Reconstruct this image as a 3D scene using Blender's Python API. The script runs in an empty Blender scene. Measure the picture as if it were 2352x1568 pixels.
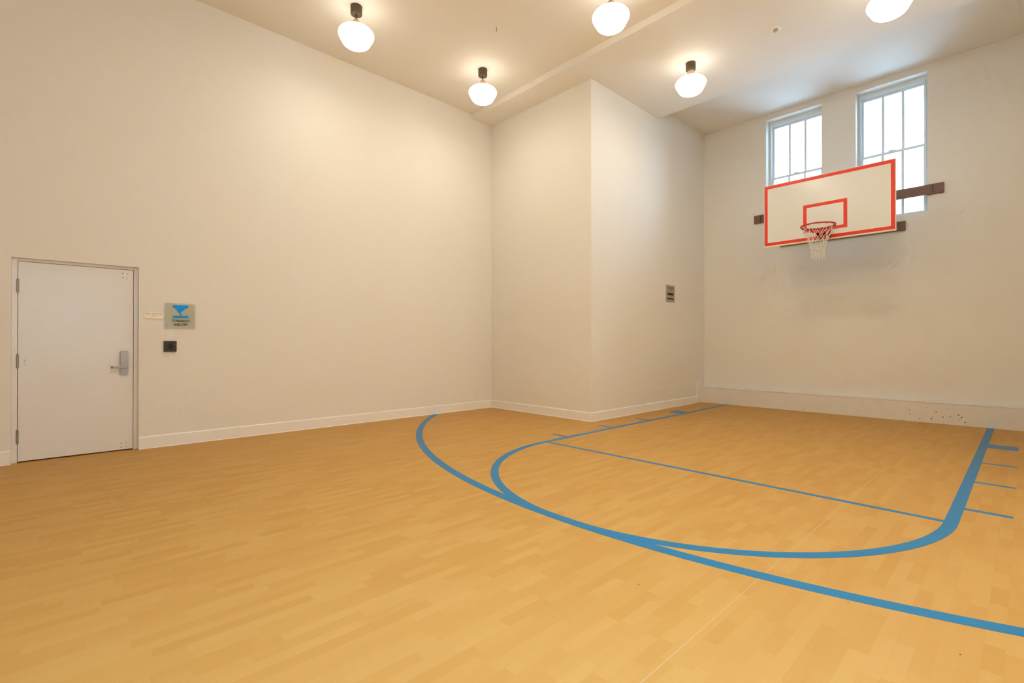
import bpy, bmesh, math, random
from mathutils import Vector, Matrix
random.seed(7)
PI = math.pi
S = bpy.context.scene
COL = S.collection

# ------------------------------------------------------------------ measured room (metres)
XL = -7.311      # left wall
XB = -4.848      # right face of the boxed-out corner
YA = 6.346       # front face of that corner
YC = 10.187      # face of the concrete curb
YW = 10.376      # hoop wall
H1, H2, H3 = 5.675, 5.575, 5.836
YS, Y2 = 5.841, 8.421
XR, YB = 2.62, -4.0
XB2 = 0.20       # the matching corner on the right, out of frame

# ------------------------------------------------------------------ helpers
def link(name, me, parent=None, loc=(0, 0, 0)):
    o = bpy.data.objects.new(name, me); COL.objects.link(o)
    o.location = loc
    if parent: o.parent = parent
    return o

def tag(o, label=None, cat=None, group=None, kind=None):
    if label: o['label'] = label
    if cat: o['category'] = cat
    if group: o['group'] = group
    if kind: o['kind'] = kind
    return o

def thing(name, label, cat, loc=(0, 0, 0), group=None, kind=None):
    return tag(link(name, None, None, loc), label, cat, group, kind)

def build(name, bm, mats, parent=None, loc=(0, 0, 0), smooth=False, bevel=0, segs=2):
    bmesh.ops.recalc_face_normals(bm, faces=bm.faces)
    me = bpy.data.meshes.new(name); bm.to_mesh(me); bm.free()
    if not isinstance(mats, (list, tuple)): mats = [mats]
    for m in mats: me.materials.append(m)
    if smooth:
        for p in me.polygons: p.use_smooth = True
    o = link(name, me, parent, loc)
    if bevel:
        b = o.modifiers.new('bevel', 'BEVEL'); b.width = bevel; b.segments = segs
        b.limit_method = 'ANGLE'; b.angle_limit = math.radians(40)
    return o

def box(bm, x0, x1, y0, y1, z0, z1, mi=0):
    v = [bm.verts.new(p) for p in ((x0,y0,z0),(x1,y0,z0),(x1,y1,z0),(x0,y1,z0),(x0,y0,z1),(x1,y0,z1),(x1,y1,z1),(x0,y1,z1))]
    for f in ((0,3,2,1),(4,5,6,7),(0,1,5,4),(1,2,6,5),(2,3,7,6),(3,0,4,7)):
        bm.faces.new([v[i] for i in f]).material_index = mi

def prism(bm, pts, axis, a, b, mi=0):
    """extrude a closed 2-D outline along an axis; pts are in the two other axes, in order"""
    def P(p, t):
        if axis == 0: return (t, p[0], p[1])
        if axis == 1: return (p[0], t, p[1])
        return (p[0], p[1], t)
    A = [bm.verts.new(P(p, a)) for p in pts]; B = [bm.verts.new(P(p, b)) for p in pts]
    n = len(pts)
    bm.faces.new(A).material_index = mi; bm.faces.new(B[::-1]).material_index = mi
    for i in range(n):
        bm.faces.new((A[i], A[(i+1) % n], B[(i+1) % n], B[i])).material_index = mi

def tube(bm, pts, r, n=8, closed=False, mi=0, caps=True):
    pts = [Vector(p) for p in pts]; rings = []; N = len(pts); up = None
    rr = r if isinstance(r, (list, tuple)) else [r]*N
    for i, p in enumerate(pts):
        if closed: t = pts[(i+1) % N] - pts[i-1]
        else: t = pts[min(i+1, N-1)] - pts[max(i-1, 0)]
        t.normalize()
        if up is None:
            up = Vector((0, 0, 1)) if abs(t.z) < .9 else Vector((1, 0, 0))
        u = t.cross(up).normalized(); w = u.cross(t).normalized(); up = w
        rings.append([bm.verts.new(p + rr[i]*(math.cos(2*PI*k/n)*u + math.sin(2*PI*k/n)*w)) for k in range(n)])
    M = N if closed else N-1
    for i in range(M):
        a, b = rings[i], rings[(i+1) % N]
        for k in range(n):
            bm.faces.new((a[k], a[(k+1) % n], b[(k+1) % n], b[k])).material_index = mi
    if not closed and caps:
        bm.faces.new(rings[0][::-1]).material_index = mi; bm.faces.new(rings[-1]).material_index = mi

def lathe(bm, prof, n=48, mi=0, c=(0, 0, 0)):
    rings = []
    for r, z in prof:
        if r < 1e-6: rings.append([bm.verts.new((c[0], c[1], c[2]+z))])
        else: rings.append([bm.verts.new((c[0]+r*math.cos(2*PI*k/n), c[1]+r*math.sin(2*PI*k/n), c[2]+z)) for k in range(n)])
    for a, b in zip(rings, rings[1:]):
        for k in range(n):
            q = [a[k % len(a)], a[(k+1) % n % len(a)], b[(k+1) % n % len(b)], b[k % len(b)]]
            u = []
            for v in q:
                if v not in u: u.append(v)
            if len(u) >= 3: bm.faces.new(u).material_index = mi

def cyl(bm, c, axis, r, h, n=20, mi=0):
    d = Vector([(1,0,0),(0,1,0),(0,0,1)][axis])
    tube(bm, [Vector(c), Vector(c)+d*h], r, n, mi=mi)

# ------------------------------------------------------------------ materials
def mat(name, col, rough=.5, metal=0, spec=.5):
    m = bpy.data.materials.new(name); m.use_nodes = True
    b = m.node_tree.nodes['Principled BSDF']
    b.inputs['Base Color'].default_value = (*col, 1); b.inputs['Roughness'].default_value = rough
    b.inputs['Metallic'].default_value = metal; b.inputs['Specular IOR Level'].default_value = spec
    return m

class NT:
    def __init__(s, m): s.t = m.node_tree; s.n = s.t.nodes; s.b = s.n['Principled BSDF']
    def a(s, typ, **kw):
        x = s.n.new(typ)
        for k, v in kw.items(): setattr(x, k, v)
        return x
    def l(s, o, i): s.t.links.new(o, i)
    def math(s, op, a, b=None, c=None):
        x = s.a('ShaderNodeMath', operation=op)
        for i, v in enumerate((a, b, c)):
            if v is None: continue
            if isinstance(v, (int, float)): x.inputs[i].default_value = v
            else: s.l(v, x.inputs[i])
        return x.outputs[0]
    def mix(s, f, a, b, mode='MIX'):
        x = s.a('ShaderNodeMix', data_type='RGBA', blend_type=mode)
        for i, v in ((0, f), (6, a), (7, b)):
            if isinstance(v, (int, float)): x.inputs[i].default_value = v
            elif isinstance(v, tuple): x.inputs[i].default_value = (*v, 1)
            else: s.l(v, x.inputs[i])
        return x.outputs[2]
    def noise(s, vec, scale, detail=3, rough=.5):
        x = s.a('ShaderNodeTexNoise'); x.inputs['Scale'].default_value = scale
        x.inputs['Detail'].default_value = detail; x.inputs['Roughness'].default_value = rough
        if vec is not None: s.l(vec, x.inputs['Vector'])
        return x.outputs['Fac']
    def bump(s, h, strength, dist):
        x = s.a('ShaderNodeBump'); x.inputs['Strength'].default_value = strength; x.inputs['Distance'].default_value = dist
        s.l(h, x.inputs['Height']); s.l(x.outputs[0], s.b.inputs['Normal'])

def painted(name, col, rough=.6, var=.02, spec=.35):
    m = mat(name, col, rough, 0, spec); t = NT(m)
    co = t.a('ShaderNodeTexCoord').outputs['Object']
    f = t.noise(co, .8, 2)
    dark = tuple(c*(1-var) for c in col)
    t.l(t.mix(f, dark, col), t.b.inputs['Base Color'])
    t.bump(t.noise(co, 260, 2), .05, .001)
    return m

def floor_mat():
    m = mat('maple_strip_vinyl', (.7, .45, .2), .42, 0, .12); t = NT(m)
    co = t.a('ShaderNodeTexCoord').outputs['Object']
    sx = t.a('ShaderNodeSeparateXYZ'); t.l(co, sx.inputs[0]); X, Y = sx.outputs[0], sx.outputs[1]
    row = t.math('DIVIDE', X, .0640); ri = t.math('FLOOR', row); rf = t.math('SUBTRACT', row, ri)
    w1 = t.a('ShaderNodeTexWhiteNoise', noise_dimensions='1D'); t.l(ri, w1.inputs['W'])
    w1b = t.a('ShaderNodeTexWhiteNoise', noise_dimensions='1D'); t.l(t.math('ADD', ri, 311.7), w1b.inputs['W'])
    ln = t.math('MULTIPLY_ADD', w1.outputs[0], .20, .22)
    cy = t.math('ADD', t.math('DIVIDE', Y, ln), t.math('MULTIPLY', w1b.outputs[0], 17.0))
    ci = t.math('FLOOR', cy); cf = t.math('SUBTRACT', cy, ci)
    cmb = t.a('ShaderNodeCombineXYZ'); t.l(ri, cmb.inputs[0]); t.l(ci, cmb.inputs[1])
    w2 = t.a('ShaderNodeTexWhiteNoise', noise_dimensions='2D'); t.l(cmb.outputs[0], w2.inputs['Vector'])
    w3 = t.a('ShaderNodeTexWhiteNoise', noise_dimensions='3D')
    cm2 = t.a('ShaderNodeCombineXYZ'); t.l(ri, cm2.inputs[0]); t.l(ci, cm2.inputs[1]); cm2.inputs[2].default_value = 5.5
    t.l(cm2.outputs[0], w3.inputs['Vector'])
    # grain: stretched along Y, shifted per board
    mp = t.a('ShaderNodeCombineXYZ')
    t.l(t.math('MULTIPLY', X, 38.0), mp.inputs[0]); t.l(t.math('MULTIPLY', Y, 2.6), mp.inputs[1])
    t.l(t.math('MULTIPLY', w2.outputs[0], 40.0), mp.inputs[2])
    g1 = t.noise(mp.outputs[0], 1.6, 4, .6)
    mp2 = t.a('ShaderNodeCombineXYZ')
    t.l(t.math('MULTIPLY', X, 9.0), mp2.inputs[0]); t.l(t.math('MULTIPLY', Y, 1.1), mp2.inputs[1])
    t.l(t.math('MULTIPLY', w3.outputs[0], 30.0), mp2.inputs[2])
    g2 = t.noise(mp2.outputs[0], 2.0, 3, .55)
    ramp = t.a('ShaderNodeValToRGB'); e = ramp.color_ramp.elements
    e[0].position = 0; e[0].color = (*FL_D, 1); e[1].position = 1; e[1].color = (*FL_L, 1)
    el = ramp.color_ramp.elements.new(.55); el.color = (*FL_M, 1)
    v = t.math('ADD', t.math('MULTIPLY', w2.outputs[0], .72), t.math('MULTIPLY', g1, .22))
    v = t.math('ADD', v, t.math('MULTIPLY', g2, .28)); v = t.math('SUBTRACT', v, .12)
    t.l(v, ramp.inputs[0])
    # hairline joints between the printed strips
    ex = t.math('MULTIPLY', t.math('MINIMUM', rf, t.math('SUBTRACT', 1.0, rf)), .064)
    ey = t.math('MULTIPLY', t.math('MINIMUM', cf, t.math('SUBTRACT', 1.0, cf)), ln)
    ed = t.math('MINIMUM', ex, ey)
    gap = t.a('ShaderNodeMapRange'); t.l(ed, gap.inputs[0]); gap.inputs[1].default_value = .0003; gap.inputs[2].default_value = .0016
    gap.inputs[3].default_value = .55; gap.inputs[4].default_value = 0
    c = t.mix(gap.outputs[0], ramp.outputs[0], FL_D)
    # welded sheet seams every 1.9 m
    sm = t.math('ABSOLUTE', t.math('ADD', X, .995)); sm2 = t.math('ABSOLUTE', t.math('ADD', X, 2.885))
    s1 = t.math('LESS_THAN', sm, .0027)
    s2 = t.math('MULTIPLY', t.math('LESS_THAN', sm2, .0022), t.math('GREATER_THAN', t.noise(co, 1.1, 1), .45))
    c = t.mix(t.math('MULTIPLY', s1, .75), c, (1, 1, .85))
    c = t.mix(t.math('MULTIPLY', s2, .5), c, (1, .95, .62))
    t.l(c, t.b.inputs['Base Color'])
    t.b.inputs['Coat Weight'].default_value = 1; t.b.inputs['Coat IOR'].default_value = 1.05      # amber wear layer
    t.b.inputs['Coat Roughness'].default_value = .3; t.b.inputs['Coat Tint'].default_value = (.82, .72, .60, 1)
    rr = t.math('MULTIPLY_ADD', g1, .12, .42); t.l(rr, t.b.inputs['Roughness'])
    return m

FL_D, FL_M, FL_L = (.89, .70, .315), (.95, .79, .39), (.99, .87, .465)
M_wall = painted('wall_paint', (.775, .742, .69), .55)
M_ceil = painted('ceiling_paint', (.80, .765, .725), .8)
M_base = painted('baseboard_paint', (.83, .80, .765), .35, .01)
M_curb = mat('painted_concrete', (.70, .66, .615), .5)
_t = NT(M_curb); _co = _t.a('ShaderNodeTexCoord').outputs['Object']
_t.l(_t.mix(_t.noise(_co, 5, 5, .7), (.68, .65, .61), (.78, .745, .70)), _t.b.inputs['Base Color'])
_t.bump(_t.noise(_co, 30, 6, .7), .35, .004)
M_hole = mat('air_hole', (.07, .05, .035), .9)
M_hole2 = mat('shallow_air_hole', (.38, .33, .27), .9)
M_floor = floor_mat()
M_blue = mat('blue_court_paint', (.045, .235, .50), .45, 0, .2)
_t = NT(M_blue); _co = _t.a('ShaderNodeTexCoord').outputs['Object']
_t.l(_t.mix(_t.noise(_co, 6, 4), (.018, .315, .97), (.026, .365, 1.0)), _t.b.inputs['Base Color'])
M_blue.node_tree.nodes['Principled BSDF'].inputs['Coat Weight'].default_value = 1      # same wear layer over the paint
M_blue.node_tree.nodes['Principled BSDF'].inputs['Coat IOR'].default_value = 1.05
M_blue.node_tree.nodes['Principled BSDF'].inputs['Coat Roughness'].default_value = .3
M_blue.node_tree.nodes['Principled BSDF'].inputs['Coat Tint'].default_value = (.93, .84, .76, 1)
M_door = painted('door_paint', (.76, .735, .71), .30, .01, .5)
M_gap = mat('dark_gap', (.10, .07, .05), .9)
M_steel = mat('brushed_steel', (.42, .39, .36), .48, .9)
_t = NT(M_steel); _mp = _t.a('ShaderNodeMapping'); _mp.inputs['Scale'].default_value = (60, 60, 1500)
_t.l(_t.a('ShaderNodeTexCoord').outputs['Object'], _mp.inputs[0]); _t.bump(_t.noise(_mp.outputs[0], 1, 2), .08, .0005)
M_hinge = mat('hinge_steel', (.33, .29, .24), .4, .85)
M_bolt = mat('bright_bolt', (.75, .73, .70), .22, .9)
M_bronze = mat('dark_bronze', (.105, .075, .045), .42, .55)
M_copper = mat('satin_copper', (.60, .42, .32), .4, .35)
M_white = painted('window_vinyl', (.72, .80, .86), .4, .01)
M_red = mat('red_orange_paint', (.76, .032, .005), .35)
M_rim = mat('rim_red_enamel', (.48, .022, .012), .38)
M_board = mat('cream_board', (.73, .73, .70), .2, 0, .5)
_t = NT(M_board); _t.bump(_t.noise(_t.a('ShaderNodeTexCoord').outputs['Object'], 14, 3), .04, .003)
M_net = mat('white_cord', (.80, .77, .72), .8)
M_wood = mat('dark_walnut_stain', (.17, .075, .045), .42)
_t = NT(M_wood); _mp = _t.a('ShaderNodeMapping'); _mp.inputs['Scale'].default_value = (1.6, 20, 26)
_t.l(_t.a('ShaderNodeTexCoord').outputs['Object'], _mp.inputs[0])
_t.l(_t.mix(_t.noise(_mp.outputs[0], 2.2, 5, .6), (.10, .040, .024), (.225, .105, .066)), _t.b.inputs['Base Color'])
M_black = mat('black_plastic', (.022, .017, .014), .35)
M_blk2 = mat('black_lens', (.010, .008, .007), .12)
M_iron = mat('black_iron', (.03, .028, .026), .5, .5)
M_text = mat('sign_lettering', (.05, .035, .025), .6)
M_text2 = mat('grey_lettering', (.40, .31, .24), .6)
M_sblue = mat('sign_blue', (.0, .32, 1.0), .5, 0, .2)
M_plate = mat('pale_sign_plate', (.86, .80, .72), .4)
M_vent = mat('pewter_vent_metal', (.45, .40, .35), .45, .3)
M_vdark = mat('vent_dark', (.05, .035, .022), .8)
M_vgrey = mat('vent_grey', (.30, .25, .21), .7)

def mat_mixshade(name, tint, fac, rough):
    m = bpy.data.materials.new(name); m.use_nodes = True; n = m.node_tree.nodes; n.clear()
    o = n.new('ShaderNodeOutputMaterial'); mx = n.new('ShaderNodeMixShader'); tr = n.new('ShaderNodeBsdfTransparent')
    gl = n.new('ShaderNodeBsdfGlossy'); fr = n.new('ShaderNodeFresnel'); fr.inputs[0].default_value = 1.45
    tr.inputs[0].default_value = (*tint, 1); gl.inputs['Roughness'].default_value = rough
    L = m.node_tree.links.new
    L(fr.outputs[0], mx.inputs[0]); L(tr.outputs[0], mx.inputs[1]); L(gl.outputs[0], mx.inputs[2]); L(mx.outputs[0], o.inputs[0])
    return m
M_glass = mat_mixshade('window_glass', (.96, .98, .98), 0, .02)
M_acryl = mat_mixshade('green_tinted_acrylic', (.985, .995, .95), 0, .2)

# lit opal globe: emission weighted to the lower bowl to limit the ceiling halo
M_globe = bpy.data.materials.new('lit_opal_glass'); M_globe.use_nodes = True
_n = M_globe.node_tree.nodes; _n.clear(); _L = M_globe.node_tree.links.new
_o = _n.new('ShaderNodeOutputMaterial'); _e = _n.new('ShaderNodeEmission'); _c = _n.new('ShaderNodeTexCoord')
_s = _n.new('ShaderNodeSeparateXYZ'); _r = _n.new('ShaderNodeMapRange')
_L(_c.outputs['Object'], _s.inputs[0]); _L(_s.outputs[2], _r.inputs[0])
GLOBE_LOW, GLOBE_HIGH = 46.0, 4.2
_r.inputs[1].default_value = -.262; _r.inputs[2].default_value = -.155
_r.inputs[3].default_value = GLOBE_LOW; _r.inputs[4].default_value = GLOBE_HIGH
_r.interpolation_type = 'SMOOTHSTEP'
_L(_r.outputs[0], _e.inputs[1]); _e.inputs[0].default_value = (1.0, .90, .73, 1); _L(_e.outputs[0], _o.inputs[0])

# ------------------------------------------------------------------ room shell
# floor
bm = bmesh.new(); box(bm, XL-.4, XR+.2, YB-.2, YW+.36, -.12, 0)
for x, y in ((-1.406, 2.246), (-.603, 2.834), (-.189, 2.696), (-3.938, .376)):
    cyl(bm, (x, y, .0002), 2, .0035, .0006, 8, 1)
floor = tag(build('floor', bm, [M_floor, M_hole]), 'maple strip sheet floor of the indoor half court', 'floor', kind='structure')

# ceiling: main field, slightly dropped bay, and the raised strip along the windows
bm = bmesh.new()
box(bm, XL-.3, XR+.2, YB-.2, YS, H1, 6.25)
box(bm, XL-.3, XR+.2, YS, Y2, H2, 6.25)
box(bm, XL-.3, XR+.2, Y2, YW+.3, H3, 6.25)
tag(build('ceiling', bm, M_ceil), 'stepped cream plaster ceiling', 'ceiling', kind='structure')

DY0, DY1, DZ = -.318, .748, 2.178
bm = bmesh.new()
box(bm, XL-.25, XL, YB, DY0, 0, 6.2); box(bm, XL-.25, XL, DY1, YW+.3, 0, 6.2); box(bm, XL-.25, XL, DY0, DY1, DZ, 6.2)
box(bm, XL-.40, XL-.25, DY0-.1, DY1+.1, 0, DZ+.1)
tag(build('wall_left', bm, M_wall), 'long cream wall with the door', 'wall', kind='structure')

WIN = ((-3.571, -2.599, 3.428, 5.722), (-2.078, -1.104, 3.428, 5.722))
bm = bmesh.new(); T = .34
xs = [XL-.25, WIN[0][0], WIN[0][1], WIN[1][0], WIN[1][1], XR+.2]
for i in range(5):
    if i in (1, 3):
        w = WIN[0] if i == 1 else WIN[1]
        box(bm, xs[i], xs[i+1], YW, YW+T, 0, w[2]); box(bm, xs[i], xs[i+1], YW, YW+T, w[3], 6.2)
    else: box(bm, xs[i], xs[i+1], YW, YW+T, 0, 6.2)
tag(build('wall_back', bm, M_wall), 'cream wall behind the basketball hoop', 'wall', kind='structure')

WR = (-.8, 1.0, 1.3, 2.8)       # side window beside the photographer
bm = bmesh.new(); box(bm, XR, XR+.2, YB-.2, WR[0], 0, 6.2); box(bm, XR, XR+.2, WR[1], YW+.3, 0, 6.2)
box(bm, XR, XR+.2, WR[0], WR[1], 0, WR[2]); box(bm, XR, XR+.2, WR[0], WR[1], WR[3], 6.2)
tag(build('wall_right', bm, M_wall), 'cream side wall', 'wall', kind='structure')
bm = bmesh.new(); box(bm, XL-.25, XR+.2, YB-.2, YB, 0, 6.2)
tag(build('wall_front', bm, M_wall), 'cream end wall behind the photographer', 'wall', kind='structure')
bm = bmesh.new(); box(bm, XL, XB, YA, Y2, 0, H2); box(bm, XL, XB, Y2, YW, 0, H3)
tag(build('wall_left_corner', bm, M_wall), 'boxed out wall corner left of the hoop', 'wall', kind='structure')
bm = bmesh.new(); box(bm, XB2, XR, YA, Y2, 0, H2); box(bm, XB2, XR, Y2, YW, 0, H3)
tag(build('wall_right_corner', bm, M_wall), 'boxed out wall corner right of the hoop', 'wall', kind='structure')

# baseboards
BH, BT = .148, .014
def baseprof(s=1): return [(0, 0), (s*BT, 0), (s*BT, BH-.012), (s*BT*.55, BH), (0, BH)]
def bb_x(name, x, s, y0, y1):       # runs along Y on a wall at x
    bm = bmesh.new(); prism(bm, [(x+a, b) for a, b in baseprof(s)], 1, y0, y1)
    prism(bm, [(x+s*BT, 0), (x+s*(BT+.007), 0), (x+s*BT, .009)], 1, y0, y1)
    return tag(build(name, bm, M_base), kind='structure')
def bb_y(name, y, s, x0, x1):       # runs along X on a wall at y
    bm = bmesh.new(); prism(bm, [(y+a, b) for a, b in baseprof(s)], 0, x0, x1)
    prism(bm, [(y+s*BT, 0), (y+s*(BT+.007), 0), (y+s*BT, .009)], 0, x0, x1)
    return tag(build(name, bm, M_base), kind='structure')
bb_x('baseboard_left', XL, 1, DY1+.002, YA)
bb_x('baseboard_left_near', XL, 1, YB, DY0-.002)
bb_y('baseboard_corner_front', YA, -1, XL+BT, XB+BT)
bb_x('baseboard_corner_side', XB, 1, YA, 9.99)
bb_x('baseboard_right', XR, -1, YB, YA)
bb_y('baseboard_right_corner', YA, -1, XB2, XR-BT)
bm = bmesh.new(); box(bm, XB, XB+.016, 9.99, YC+.01, 0, .48)
tag(build('trim_1', bm, M_base, bevel=.002), kind='structure')

# concrete curb along the hoop wall
bm = bmesh.new()
prism(bm, [(YC, 0), (YC, .312), (YC+.010, .313), (YC+.010, .322), (YC+.002, .324), (YC+.003, .330), (YW, .352), (YW, 0)], 0, XB, XB2)
f_, yaw_ = 1116.4, .81388
CP = [(-4.28,.0)]
dark = [(2088,942.5),(2089.3,950),(2112,961.7),(2138.5,961.3),(2146,947),(2150.5,945),(2165.5,957.3),(2182,957),(2204,963),(2207.5,958.5),(1845.3,939.6),(2216,970),(2201,953)]
light = [(2084.5,938),(2112,934),(2129.5,935.5),(2120.5,954.5),(2138,955),(2141.5,957.5),(2144,955.5),(2165.8,969.3),(2102,950.5),(2099,926),(2177,939),(2176.5,938.5),(2182,940),(2189,937),(2197.5,948),(2210,956),(2197,959),(2238,942),(1677.5,915),(1791.7,915),(1797.8,915.7),(1810.9,911.3),(1813,913),(1806,919),(1835.5,914),(1856,912),(1943.8,921.5),(1979.7,920),(1979.7,925),(1943.5,946.8),(1971.7,944),(2010,922),(2020,923),(2043.5,953)]
def curb_pt(u, v):                   # measured spot on the curb face, given as read off the survey photo
    L = (u-1176)/f_; z = -(v-784)/f_ + .00372
    s, c = math.sin(yaw_), math.cos(yaw_)
    r = Vector((-s+c*L, c+s*L, z)); t = YC/r.y
    return r.x*t, 1.27+r.z*t
for k, lst in ((1, dark), (2, light)):
    for u, v in lst:
        x, z = curb_pt(u, v); r = random.uniform(.007, .010) if k == 1 else random.uniform(.004, .008)
        n = 9; ring = [((x+r*random.uniform(.7, 1.15)*math.cos(2*PI*i/n)), (z+r*random.uniform(.7, 1.1)*math.sin(2*PI*i/n))) for i in range(n)]
        prism(bm, ring, 1, YC-.0006, YC+.001, k)
tag(build('baseboard_back', bm, [M_curb, M_hole, M_hole2]), 'painted concrete curb pitted with dark air holes', 'curb', kind='structure')

# ------------------------------------------------------------------ court markings (parts of the floor)
LZ = .0012
CX, KY = -2.318, 4.63        # key centre line, free-throw line
def strip(bm, pts, w, z=LZ):
    L, R = [], []
    for i, p in enumerate(pts):
        a = Vector(pts[max(i-1, 0)]); b = Vector(pts[min(i+1, len(pts)-1)]); t = (b-a).normalized(); n = Vector((-t.y, t.x))
        p = Vector(p); L.append(p+n*w/2); R.append(p-n*w/2)
    for i in range(len(pts)-1):
        q = [L[i], L[i+1], R[i+1], R[i]]
        top = [bm.verts.new((v.x, v.y, z)) for v in q]
        f = bm.faces.new(top); f.normal_update()
        if f.normal.z < 0: f.normal_flip()
    return bm
def line(name, pts, w, label, z=LZ):
    bm = bmesh.new(); strip(bm, pts, w, z)
    bmesh.ops.remove_doubles(bm, verts=bm.verts, dist=1e-5)
    ret = bmesh.ops.extrude_face_region(bm, geom=bm.faces[:])
    for v in [g for g in ret['geom'] if isinstance(g, bmesh.types.BMVert)]: v.co.z = .0001
    o = build(name, bm, M_blue, floor); o['label'] = label; return o
R3, C3, CX3 = 6.497, 9.182, -2.308
a0 = math.asin((XL+BT+.006-CX3)/R3)
pts = [(CX3+R3*math.sin(a), C3-R3*math.cos(a)) for a in [a0+(1.05-a0)*i/120 for i in range(121)]]
line('three_point_line', pts, .088, 'wide blue three point arc sweeping across the floor', LZ)
KW = 1.948
kp = [(CX-KW, YC), (CX-KW, KY)] + [(CX-KW*math.cos(PI*i/72), KY-KW*math.sin(PI*i/72)) for i in range(1, 72)] + [(CX+KW, KY), (CX+KW, YC)]
line('key_line', kp, .078, 'blue line around the key, its end a half circle', LZ+.0004)
line('free_throw_line', [(CX-KW, KY), (CX+KW, KY)], .05, 'straight blue free throw line across the key', LZ+.0008)
for s in (-1, 1):
    for y, w in ((5.085, .058), (6.135, .058), (7.175, .058), (8.41, .30)):
        line('lane_mark', [(CX+s*(KW-.02), y), (CX+s*(KW+(.30 if s > 0 else .285)), y)], w, 'short blue hash mark beside the key', LZ)

# ------------------------------------------------------------------ windows
def window(n, x0, x1, z0, z1):
    root = thing('window_%d' % n, 'tall white window high on the hoop wall, %s' % ('left one, mostly behind the backboard' if n == 1 else 'right one'), 'window', (x0, YW+.19, z0), kind='structure')
    W, H = x1-x0, z1-z0; fw = .03
    bm = bmesh.new()
    for q in ((0, fw, 0, H), (W-fw, W, 0, H), (fw, W-fw, H-.07, H), (fw, W-fw, 0, .03)): box(bm, q[0], q[1], 0, .13, q[2], q[3])
    box(bm, fw, fw+.012, -.012, .03, .03, H-.07); box(bm, W-fw-.012, W-fw, -.012, .03, .03, H-.07)
    build('window_frame', bm, M_white, root, bevel=.002)
    zm = 4.603-z0-.02
    for nm, a, b, yo in (('upper_sash', zm-.02, H-.07, .07), ('lower_sash', .03, zm+.03, .025)):
        bm = bmesh.new(); r = .042; xa, xb = fw, W-fw
        for q in ((xa, xa+r, a, b), (xb-r, xb, a, b), (xa+r, xb-r, a, a+r), (xa+r, xb-r, b-r, b)): box(bm, q[0], q[1], yo, yo+.04, q[2], q[3])
        for k in (1, 2):
            c = xa+r+(xb-xa-2*r)*k/3; box(bm, c-.0185, c+.0185, yo+.006, yo+.034, a+r, b-r)
        sash = build(nm, bm, M_white, root, bevel=.0025)
        bm = bmesh.new(); box(bm, xa+r-.005, xb-r+.005, yo+.018, yo+.022, a+r-.005, b-r+.005)
        build('glass_pane', bm, M_glass, sash)
        if nm == 'lower_sash':
            bm = bmesh.new(); c = W*.49
            box(bm, c-.05, c+.05, yo+.0, yo+.035, b, b+.012); cyl(bm, (c, yo+.018, b+.012), 2, .014, .014, 14); box(bm, c-.045, c+.005, yo+.008, yo+.024, b+.018, b+.026)
            build('sash_lock', bm, M_white, sash)
    return root
for i, w in enumerate(WIN): window(i+1, *w)

side = thing('window_3', 'wide side window beside the photographer', 'window', (XR+.1, WR[0], WR[2]), kind='structure')
bm = bmesh.new(); W_, H_ = WR[1]-WR[0], WR[3]-WR[2]
for q in ((0, .05, 0, H_), (W_-.05, W_, 0, H_), (.05, W_-.05, 0, .05), (.05, W_-.05, H_-.05, H_), (W_/3-.025, W_/3+.025, .05, H_-.05), (2*W_/3-.025, 2*W_/3+.025, .05, H_-.05)):
    box(bm, 0, .07, *q)
build('window_frame', bm, M_white, side, bevel=.002)
bm = bmesh.new(); box(bm, .03, .034, .045, W_-.045, .045, H_-.045); build('glass_pane', bm, M_glass, side)

# ------------------------------------------------------------------ door
door = thing('door_1', 'closed cream painted door with a lever handle', 'door', (XL, .215, 0), kind='structure')
def D(bm): bmesh.ops.translate(bm, verts=bm.verts, vec=(-XL, -.215, 0)); return bm
bm = bmesh.new()
for y0, y1, z0, z1 in ((DY0, -.274, 0, DZ), (.704, DY1, 0, DZ), (-.274, .704, 2.147, DZ)):
    box(bm, XL-.16, XL-.042, y0, y1, z0, z1)
box(bm, XL-.16, XL-.10, -.274, -.262, 0, 2.147, 0); box(bm, XL-.16, XL-.10, .692, .704, 0, 2.147, 0); box(bm, XL-.16, XL-.10, -.262, .692, 2.135, 2.147, 0)
box(bm, XL-.17, XL-.16, DY0, DY1, 0, DZ, 1)
build('door_frame', D(bm), [M_door, M_gap], door, bevel=.002)
bm = bmesh.new(); box(bm, XL-.094, XL-.05, -.270, .700, .013, 2.143)
leaf = build('door_leaf', D(bm), M_door, door, bevel=.0015)
for zc in (1.883, 1.081, .278):
    bm = bmesh.new(); h = .07
    tube(bm, [(XL-.040, -.273, zc-h), (XL-.040, -.273, zc+h)], .0095, 14)
    for k in (-1, 1): tube(bm, [(XL-.040, -.273, zc+k*h), (XL-.040, -.273, zc+k*(h+.008))], [.007, .004], 12)
    for k in (-.6, -.2, .2, .6): tube(bm, [(XL-.040, -.273, zc+k*h-.0008), (XL-.040, -.273, zc+k*h+.0008)], .0102, 14)
    box(bm, XL-.0495, XL-.041, -.284, -.262, zc-h, zc+h)
    tag(build('hinge', D(bm), M_hinge, leaf), 'steel door hinge')
bm = bmesh.new()
yc, hw = .616, .039
arc = lambda z, s: [(yc+hw*math.cos(t)*1.0, z+s*.014*math.sin(t)) for t in [PI*i/12 for i in range(13)]]
prof = arc(1.168, 1) + [(p[0], p[1]) for p in reversed(arc(.908, -1))]
prism(bm, prof, 0, XL-.0505, XL-.026)
plate = tag(build('lock_plate', D(bm), M_steel, leaf, bevel=.004, segs=3), 'brushed steel escutcheon')
bm = bmesh.new()
tube(bm, [(XL-.028, yc+.004, .990), (XL+.004, yc+.004, .990)], .016, 18)
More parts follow.
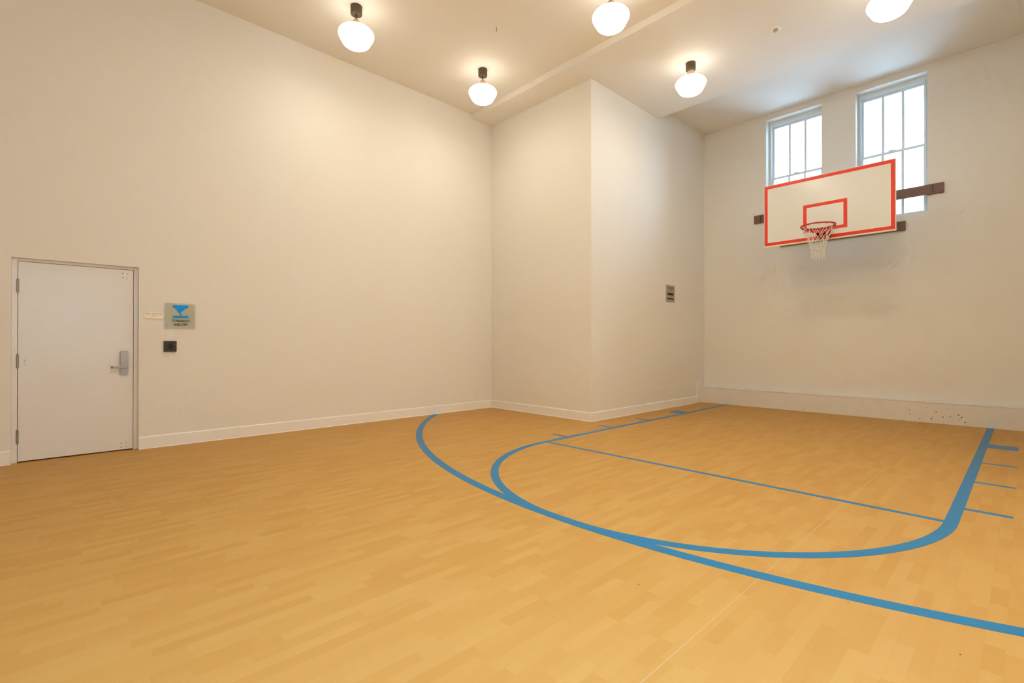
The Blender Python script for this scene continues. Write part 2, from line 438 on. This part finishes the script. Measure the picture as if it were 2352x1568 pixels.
prism(bm, [(XL-.002, yc+.016), (XL+.014, yc+.016), (XL+.020, yc-.02), (XL+.020, .512), (XL+.008, .492), (XL-.010, .488), (XL-.010, .497), (XL+.003, .514), (XL+.006, yc-.02)], 2, .978, 1.003)
tag(build('lever_handle', D(bm), M_steel, leaf, bevel=.003), 'steel lever handle')
for y, z in ((.601, 2.10), (.643, 2.094), (.604, 2.050), (.640, 2.050), (.593, .086), (.634, .090), (.590, .046), (.638, .046), (-.217, 1.085), (-.217, 1.050)):
    bm = bmesh.new()
    lathe(bm, [(0, .006), (.004, .0055), (.0075, .003), (.009, 0), (0, 0)], 14)
    bmesh.ops.rotate(bm, verts=bm.verts, matrix=Matrix.Rotation(PI/2, 3, 'Y')); bmesh.ops.translate(bm, verts=bm.verts, vec=(XL-.0502, y, z))
    build('through_bolt', D(bm), M_bolt, leaf, smooth=True)

# ------------------------------------------------------------------ signs and devices on the left wall
def text_mesh(body, x0, x1, z0, z1, y0, m, parent, name, origin, depth=.0015):
    """lettering laid on the left wall: reads along +Y, faces +X; y0..: left edge x0..x1 are Y extents"""
    cu = bpy.data.curves.new('lettering_curve', 'FONT'); cu.body = body; cu.extrude = .5; cu.resolution_u = 4; cu.offset = .012
    tmp = bpy.data.objects.new('lettering_tmp', cu); COL.objects.link(tmp)
    dg = bpy.context.evaluated_depsgraph_get(); dg.update()
    me = bpy.data.meshes.new_from_object(tmp.evaluated_get(dg)); bpy.data.objects.remove(tmp); bpy.data.curves.remove(cu)
    me.name = name
    vs = [v.co.copy() for v in me.vertices]
    ax, bx = min(v.x for v in vs), max(v.x for v in vs); ay, by = min(v.y for v in vs), max(v.y for v in vs)
    az, bz = min(v.z for v in vs), max(v.z for v in vs)
    for v, c in zip(me.vertices, vs):
        v.co = Vector((y0+depth*(c.z-az)/(bz-az), x0+(x1-x0)*(c.x-ax)/(bx-ax), z0+(z1-z0)*(c.y-ay)/(by-ay))) - Vector(origin)
    me.materials.clear(); me.materials.append(m)
    return link(name, me, parent)

O1 = (XL, 1.163, 1.61)
sg = thing('tornado_shelter_sign', 'square pale green acrylic sign reading TORNADO SHELTER with a blue funnel', 'sign', O1)
def R_(bm, O): bmesh.ops.translate(bm, verts=bm.verts, vec=-Vector(O)); return bm
bm = bmesh.new(); box(bm, XL+.006, XL+.011, 1.002, 1.326, 1.452, 1.768)
build('sign_panel', R_(bm, O1), M_acryl, sg, bevel=.001)
for y, z in ((1.03, 1.48), (1.298, 1.48), (1.03, 1.74), (1.298, 1.74)):
    bm = bmesh.new(); cyl(bm, (XL, y, z), 0, .008, .006, 12); build('spacer', R_(bm, O1), M_acryl, sg)
fun = [(1.087,1.746),(1.245,1.748),(1.2505,1.736),(1.245,1.721),(1.206,1.699),(1.198,1.679),(1.173,1.664),(1.171,1.649),(1.177,1.637),(1.174,1.620),(1.169,1.620),(1.168,1.637),(1.161,1.648),(1.134,1.669),(1.13,1.691),(1.12,1.705),(1.087,1.723)]
bm = bmesh.new(); prism(bm, fun, 0, XL+.0112, XL+.0127); box(bm, XL+.0112, XL+.0127, 1.087, 1.250, 1.590, 1.615)
tag(build('funnel_symbol', R_(bm, O1), M_sblue, sg), 'blue tornado funnel above a blue bar')
text_mesh('TORNADO', 1.073, 1.265, 1.538, 1.566, XL+.0112, M_text, sg, 'lettering', O1)
text_mesh('SHELTER', 1.093, 1.243, 1.493, 1.521, XL+.0112, M_text, sg, 'lettering', O1)

O2 = (XL, .893, 1.61)
sg = thing('room_sign', 'small pale plaque reading UNIT STORAGE between the door and the tornado sign', 'sign', O2)
bm = bmesh.new(); box(bm, XL, XL+.006, .799, .988, 1.569, 1.652)
build('sign_panel', R_(bm, O2), M_plate, sg, bevel=.001)
text_mesh('UNIT  STORAGE', .811, .979, 1.6215, 1.637, XL+.0062, M_text2, sg, 'lettering', O2, .001)
text_mesh('511', .880, .917, 1.5965, 1.612, XL+.0062, M_text2, sg, 'lettering', O2, .001)

O3 = (XL, 1.059, 1.23)
cr = thing('card_reader', 'small black wall box under the tornado shelter sign', 'card reader', O3)
bm = bmesh.new(); box(bm, XL-.004, XL+.022, .993, 1.125, 1.166, 1.297)
build('housing', R_(bm, O3), M_black, cr, bevel=.004, segs=3)
bm = bmesh.new(); box(bm, XL+.0222, XL+.024, 1.045, 1.085, 1.195, 1.262)
build('lens', R_(bm, O3), M_blk2, cr, bevel=.001)
bm = bmesh.new(); cyl(bm, (XL+.0222, 1.103, 1.258), 0, .003, .0015, 10)
build('indicator', R_(bm, O3), M_plate, cr)

# ------------------------------------------------------------------ louvred wall vent on the corner's side face
O4 = (XB, 8.885, 2.26)
vt = thing('wall_vent', 'small grey metal vent with dark openings on the side of the boxed out corner', 'vent', O4)
ya, yb = 8.765, 9.012; ranges = [(2.305, 2.385), (2.195, 2.268), (2.118, 2.165)]
bm = bmesh.new()
A, B = ya-.04, yb+.04
box(bm, XB, XB+.014, A, ya, 2.09, 2.42); box(bm, XB, XB+.014, yb, B, 2.09, 2.42)
zs = [2.42, 2.385, 2.305, 2.268, 2.195, 2.165, 2.118, 2.09]
for i in range(0, 8, 2): box(bm, XB, XB+.014, ya, yb, zs[i+1], zs[i])
build('vent_frame', R_(bm, O4), M_vent, vt, bevel=.002)
for k, (z0, z1) in enumerate(ranges):
    bm = bmesh.new(); box(bm, XB+.0002, XB+.002, ya-.005, yb+.005, z0-.005, z1+.005)
    build('opening', R_(bm, O4), M_vgrey if k == 0 else M_vdark, vt)
    bm = bmesh.new(); prism(bm, [(XB+.002, z0), (XB+.011, z0+.006), (XB+.013, z0+.009), (XB+.003, z0+.022)], 1, ya, yb)
    build('louvre', R_(bm, O4), M_vent, vt)

# ------------------------------------------------------------------ ceiling fittings
sp = thing('ceiling_sprinkler', 'round white sprinkler on the ceiling, right of the fourth globe light', 'sprinkler', (-2.346, 7.183, H2))
bm = bmesh.new(); lathe(bm, [(0, .02), (.062, .02), (.060, -.008), (.045, -.016), (0, -.016)], 32); build('cover_ring', bm, M_base, sp)
bm = bmesh.new(); lathe(bm, [(0, -.016), (.030, -.016), (.028, -.035), (.020, -.042), (0, -.042)], 28); build('sprinkler_body', bm, M_vent, sp, smooth=True)
hk = thing('ceiling_hook', 'tiny dark metal hook hanging from the ceiling between two globe lights', 'hook', (-5.07, 4.49, H1))
bm = bmesh.new(); lathe(bm, [(0, 0), (.006, 0), (.005, -.005), (0, -.005)], 16); build('hook_base', bm, M_bronze, hk)
bm = bmesh.new(); tube(bm, [(0, 0, -.004), (0, 0, -.035), (.006, 0, -.045), (.002, 0, -.056), (-.006, 0, -.053)], .003, 8); build('hook_wire', bm, M_bronze, hk)

# ------------------------------------------------------------------ globe lights
def make_lamp(stem_len, fh, neck=.013):
    root = thing('globe_light', 'globe light', 'ceiling light', (0, 0, 0))
    bm = bmesh.new(); lathe(bm, [(0, 0), (.073, 0), (.073, -.104), (.068, -.111), (.012, -.113), (0, -.113)], 40)
    build('canopy', bm, M_bronze, root, smooth=False, bevel=.002)
    z = -.111
    bm = bmesh.new(); tube(bm, [(0, 0, z), (0, 0, z-stem_len-.01)], .0085, 14); build('stem', bm, M_bronze, root, smooth=True)
    z -= stem_len
    bm = bmesh.new(); lathe(bm, [(0, z+.002), (neck, z), (max(.026, neck), z-fh*.06), (max(.040, neck), z-fh*.20), (.052, z-fh*.40), (.058, z-fh*.75), (.064, z-fh*.95), (.060, z-fh), (0, z-fh)], 40)
    build('fitter', bm, M_copper, root, smooth=True)
    zt = z-fh+.006
    prof = [(.050, 0), (.085, -.010), (.130, -.024), (.175, -.046), (.207, -.076), (.2245, -.110), (.2265, -.140), (.218, -.172), (.203, -.205), (.189, -.238), (.176, -.268), (.158, -.295), (.128, -.318), (.085, -.335), (.040, -.343), (0, -.345)]
    pf = []
    for i in range(len(prof)-1):           # Catmull-Rom refinement of the measured outline
        p0, p1, p2, p3 = prof[max(i-1, 0)], prof[i], prof[i+1], prof[min(i+2, len(prof)-1)]
        for t in (0, .5):
            pf.append(tuple(.5*((2*p1[k])+(-p0[k]+p2[k])*t+(2*p0[k]-5*p1[k]+4*p2[k]-p3[k])*t*t+(-p0[k]+3*p1[k]-3*p2[k]+p3[k])*t**3) for k in (0, 1)))
    pf.append(prof[-1]); pf = [(r, q*.765) for r, q in pf]
    bm = bmesh.new(); lathe(bm, [(max(r, 0), q) for r, q in pf], 40)
    build('glass_globe', bm, M_globe, root, loc=(0, 0, zt), smooth=True)
    return root
def copy_thing(root):
    r = root.copy(); COL.objects.link(r)
    for ch in root.children:
        c = ch.copy(); COL.objects.link(c); c.parent = r
    return r
G = 'schoolhouse globe lights on the ceiling'
long0, short0 = make_lamp(.058, .112), make_lamp(.004, .108, .046)
lamps = [
 (-6.01, 2.875, 'lit white globe light at the top left, above the door side of the left wall'),
 (-6.00, 5.020, 'lit white globe light nearest the inside corner of the left wall'),
 (-3.52, 5.005, 'lit white globe light at the top edge, above the boxed out corner'),
 (-1.05, 5.005, 'globe light overhead right of the photographer, row nearest the dropped ceiling bay'),
 (-3.52, 2.875, 'globe light overhead, second of its row out from the left wall'),
 (-1.05, 2.875, 'globe light overhead in front of the photographer'),
 (1.40, 5.005, 'globe light beside the right wall, row nearest the dropped ceiling bay'),
 (1.40, 2.875, 'globe light beside the right wall, ahead of the photographer'),
 (.18, 3.40, 'added unseen globe light overhead, farther ahead of the photographer'),  # off the lamp grid, added to light the right floor and hoop wall
 (-1.05, .745, 'globe light straight above the photographer'),
 (1.40, .745, 'globe light beside the right wall, level with the photographer'),
 (-2.28, 1.80, 'added unseen globe light overhead, first beyond the photographer toward the left wall'),  # extra lamp between the rows, added to brighten the near floor
 (.18, 1.80, 'added unseen globe light overhead, just ahead of the photographer')]  # second extra lamp added for the near floor, out of view
for i, (x, y, lab) in enumerate(lamps):
    o = long0 if i == 0 else copy_thing(long0)
    o.location = (x, y, H1); tag(o, lab, 'ceiling light', G)
for i, (x, y, lab) in enumerate([(-3.535, 7.12, 'lit white globe light on a short stem, left of the windows'),
                                 (-1.09, 7.12, 'lit white globe light at the top right edge above the right window')]):
    o = short0 if i == 0 else copy_thing(short0)
    o.location = (x, y, H2); tag(o, lab, 'ceiling light', G)

# ------------------------------------------------------------------ basketball hoop
BX0, BX1, BZ0, BZ1, BY = -3.205, -1.340, 2.968, 4.054, 9.20
bc = (BX0+BX1)/2
hoop = thing('basketball_hoop', 'wall mounted basketball hoop with cream backboard, red border and white net', 'basketball hoop', (bc, YW, 0))
HO = (bc, YW, 0)
bm = bmesh.new(); box(bm, BX0, BX1, BY, BY+.038, BZ0, BZ1)
def frame_rect(bm, x0, x1, z0, z1, w, y, mi):
    for q in ((x0, x1, z1-w, z1), (x0, x1, z0, z0+w), (x0, x0+w, z0+w, z1-w), (x1-w, x1, z0+w, z1-w)):
        box(bm, q[0], q[1], y-.0008, y+.0005, q[2], q[3], mi)
frame_rect(bm, BX0+.010, BX1-.010, BZ0+.022, BZ1-.010, .052, BY, 1)
frame_rect(bm, -2.584, -1.957, 3.124, 3.590, .052, BY, 1)
tag(build('backboard', R_(bm, HO), [M_board, M_red], hoop), 'cream backboard with red border and shooting square')
# rim with its mounting plate
RC = Vector((bc+.004, 8.815, 3.135)); RR = .235
bm = bmesh.new()
tube(bm, [(RC.x+RR*math.cos(t), RC.y+RR*math.sin(t), RC.z) for t in [2*PI*i/64 for i in range(64)]], .011, 10, closed=True)
for k in range(12):                                   # net hooks
    t = 2*PI*(k+.5)/12; p = Vector((RC.x+RR*math.cos(t), RC.y+RR*math.sin(t), RC.z-.008)); d = Vector((-math.sin(t), math.cos(t), 0))
    tube(bm, [p-d*.012, p-d*.010-Vector((0, 0, .014)), p+d*.010-Vector((0, 0, .014)), p+d*.012], .0028, 6)
rim = tag(build('rim', R_(bm, HO), M_rim, hoop, smooth=True), 'dark red steel ring')
bm = bmesh.new(); yb = BY-.001
box(bm, bc-.092, bc+.092, yb-.010, yb, 2.980, 3.165)                      # plate on the board
box(bm, bc-.092, bc+.092, RC.y+RR+.004, yb-.010, 3.118, 3.128)            # shelf out to the ring
for s in (-1, 1):                                                         # curved side braces under the ring
    P = []
    for i in range(13):
        t = PI/2 - s*(PI*.47)*i/12; P.append(Vector((RC.x+(RR-.004)*math.cos(t), RC.y+(RR-.004)*math.sin(t), RC.z-.012)))
    for i in range(12):
        a, b = P[i], P[i+1]; h0 = .060*(1-.75*i/12)+.008; h1 = .060*(1-.75*(i+1)/12)+.008
        d = (b-a).normalized(); n = Vector((-d.y, d.x, 0))*.003
        vs = [bm.verts.new(v) for v in (a+n, b+n, b+n-Vector((0,0,h1)), a+n-Vector((0,0,h0)), a-n, b-n, b-n-Vector((0,0,h1)), a-n-Vector((0,0,h0)))]
        for f in ((0,1,2,3), (7,6,5,4), (0,4,5,1), (3,2,6,7), (0,3,7,4), (1,5,6,2)): bm.faces.new([vs[j] for j in f])
    prism(bm, [(yb-.01, 2.99), (yb-.01, 3.118), (RC.y+RR-.02, 3.118), (RC.y+RR-.02, 3.075)], 0, bc+s*.086-.003, bc+s*.086+.003)
for s in (-1, 1):
    tube(bm, [(bc+s*.086, yb-.012, 3.07), (RC.x+s*RR*.93, RC.y+.06, 3.123)], .007, 8)
mount = tag(build('rim_mount', R_(bm, HO), M_rim, hoop), 'red steel bracket holding the ring')
for s in (-1, 1):
    for z in (3.00, 3.145):
        bm = bmesh.new(); tube(bm, [(bc+s*.072, yb-.010, z), (bc+s*.072, yb-.018, z)], .009, 6); build('mount_bolt', R_(bm, HO), M_bolt, mount)
# net
rows = [(0, .228), (-.115, .178), (-.190, .146), (-.255, .124), (-.315, .108), (-.375, .098), (-.435, .092), (-.495, .088)]
bm = bmesh.new(); rng = random.Random(3); nodes = []
for i, (dz, r) in enumerate(rows):
    nodes.append([Vector((RC.x+(r+rng.uniform(-.006, .006)*(i > 0))*math.cos(2*PI*(k+.5*(i % 2)+.5)/12), RC.y+(r+rng.uniform(-.006, .006)*(i > 0))*math.sin(2*PI*(k+.5*(i % 2)+.5)/12), RC.z-.022+dz+rng.uniform(-.008, .008)*(i > 0))) for k in range(12)])
for i in range(len(rows)-1):
    for k in range(12):
        ks = (k, (k-1) % 12) if i % 2 == 0 else (k, (k+1) % 12)
        for q in ks:
            a, b = nodes[i][k], nodes[i+1][q]; m_ = (a+b)/2; o_ = Vector((RC.x-m_.x, RC.y-m_.y, 0))*.06
            tube(bm, [a, m_+o_, b], .0034, 5)
for i in range(1, len(rows)):
    for k in range(12):
        p = nodes[i][k]; tube(bm, [p+Vector((0, 0, .008)), p-Vector((0, 0, .010))], .0058, 6)
tag(build('net', R_(bm, HO), M_net, rim, smooth=True), 'white cord net')
# stained timber rails on the wall
def rail(x0, x1, z0, z1, bolts):
    bm = bmesh.new(); box(bm, x0, x1, YW-.040, YW, z0, z1)
    r = tag(build('wall_rail', R_(bm, HO), M_wood, hoop, bevel=.003), 'dark stained timber rail')
    for x in bolts:
        for k in (.22, .5, .78):
            bm = bmesh.new(); tube(bm, [(x, YW-.0395, z0+(z1-z0)*k), (x, YW-.046, z0+(z1-z0)*k)], .0125, 8)
            tag(build('rail_bolt', R_(bm, HO), M_iron, r), 'black bolt head')
rail(-3.792, -.900, 3.688, 3.850, (-3.665, -1.035))
rail(-3.312, -1.384, 3.160, 3.315, ())
# steel arms between rails and board, hidden behind the board
for s in (-1, 1):
    for z in (3.235, 3.77):
        bm = bmesh.new(); x = bc+s*.60; box(bm, x-.02, x+.02, BY+.038, YW-.040, z-.02, z+.02)
        box(bm, x-.05, x+.05, YW-.046, YW-.040, z-.05, z+.05); box(bm, x-.05, x+.05, BY+.038, BY+.044, z-.06, z+.06)
        build('support_arm', R_(bm, HO), M_iron, hoop)
    bm = bmesh.new(); x = bc+s*.60; tube(bm, [(x, BY+.05, 3.24), (x, YW-.05, 3.77)], .013, 10)
    build('diagonal_brace', R_(bm, HO), M_iron, hoop)

# ------------------------------------------------------------------ daylight
w = bpy.data.worlds.new('World'); S.world = w; w.use_nodes = True
bg = w.node_tree.nodes['Background']; bg.inputs[0].default_value = (.45, .72, 1.0, 1); bg.inputs[1].default_value = 11.0

# ------------------------------------------------------------------ camera
cam = bpy.data.cameras.new('camera'); co = bpy.data.objects.new('camera', cam); COL.objects.link(co)
cam.sensor_width = 36; cam.lens = 1116.4/2352*36; cam.clip_start = .02
co.location = (0, 0, 1.27); co.rotation_euler = (PI/2+.00372, 0, .81388)
S.camera = co
S.view_settings.view_transform = 'Standard'; S.view_settings.look = 'None'; S.view_settings.gamma = 1
S.view_settings.use_curve_mapping = False
S.view_settings.exposure = 0.30
S.cycles.use_denoising = True
S.cycles.max_bounces = 8; S.cycles.diffuse_bounces = 6; S.cycles.glossy_bounces = 3; S.cycles.transparent_max_bounces = 8
S.cycles.caustics_reflective = True; S.cycles.caustics_refractive = False
S.cycles.use_adaptive_sampling = True; S.cycles.adaptive_threshold = .10; S.cycles.adaptive_min_samples = 12
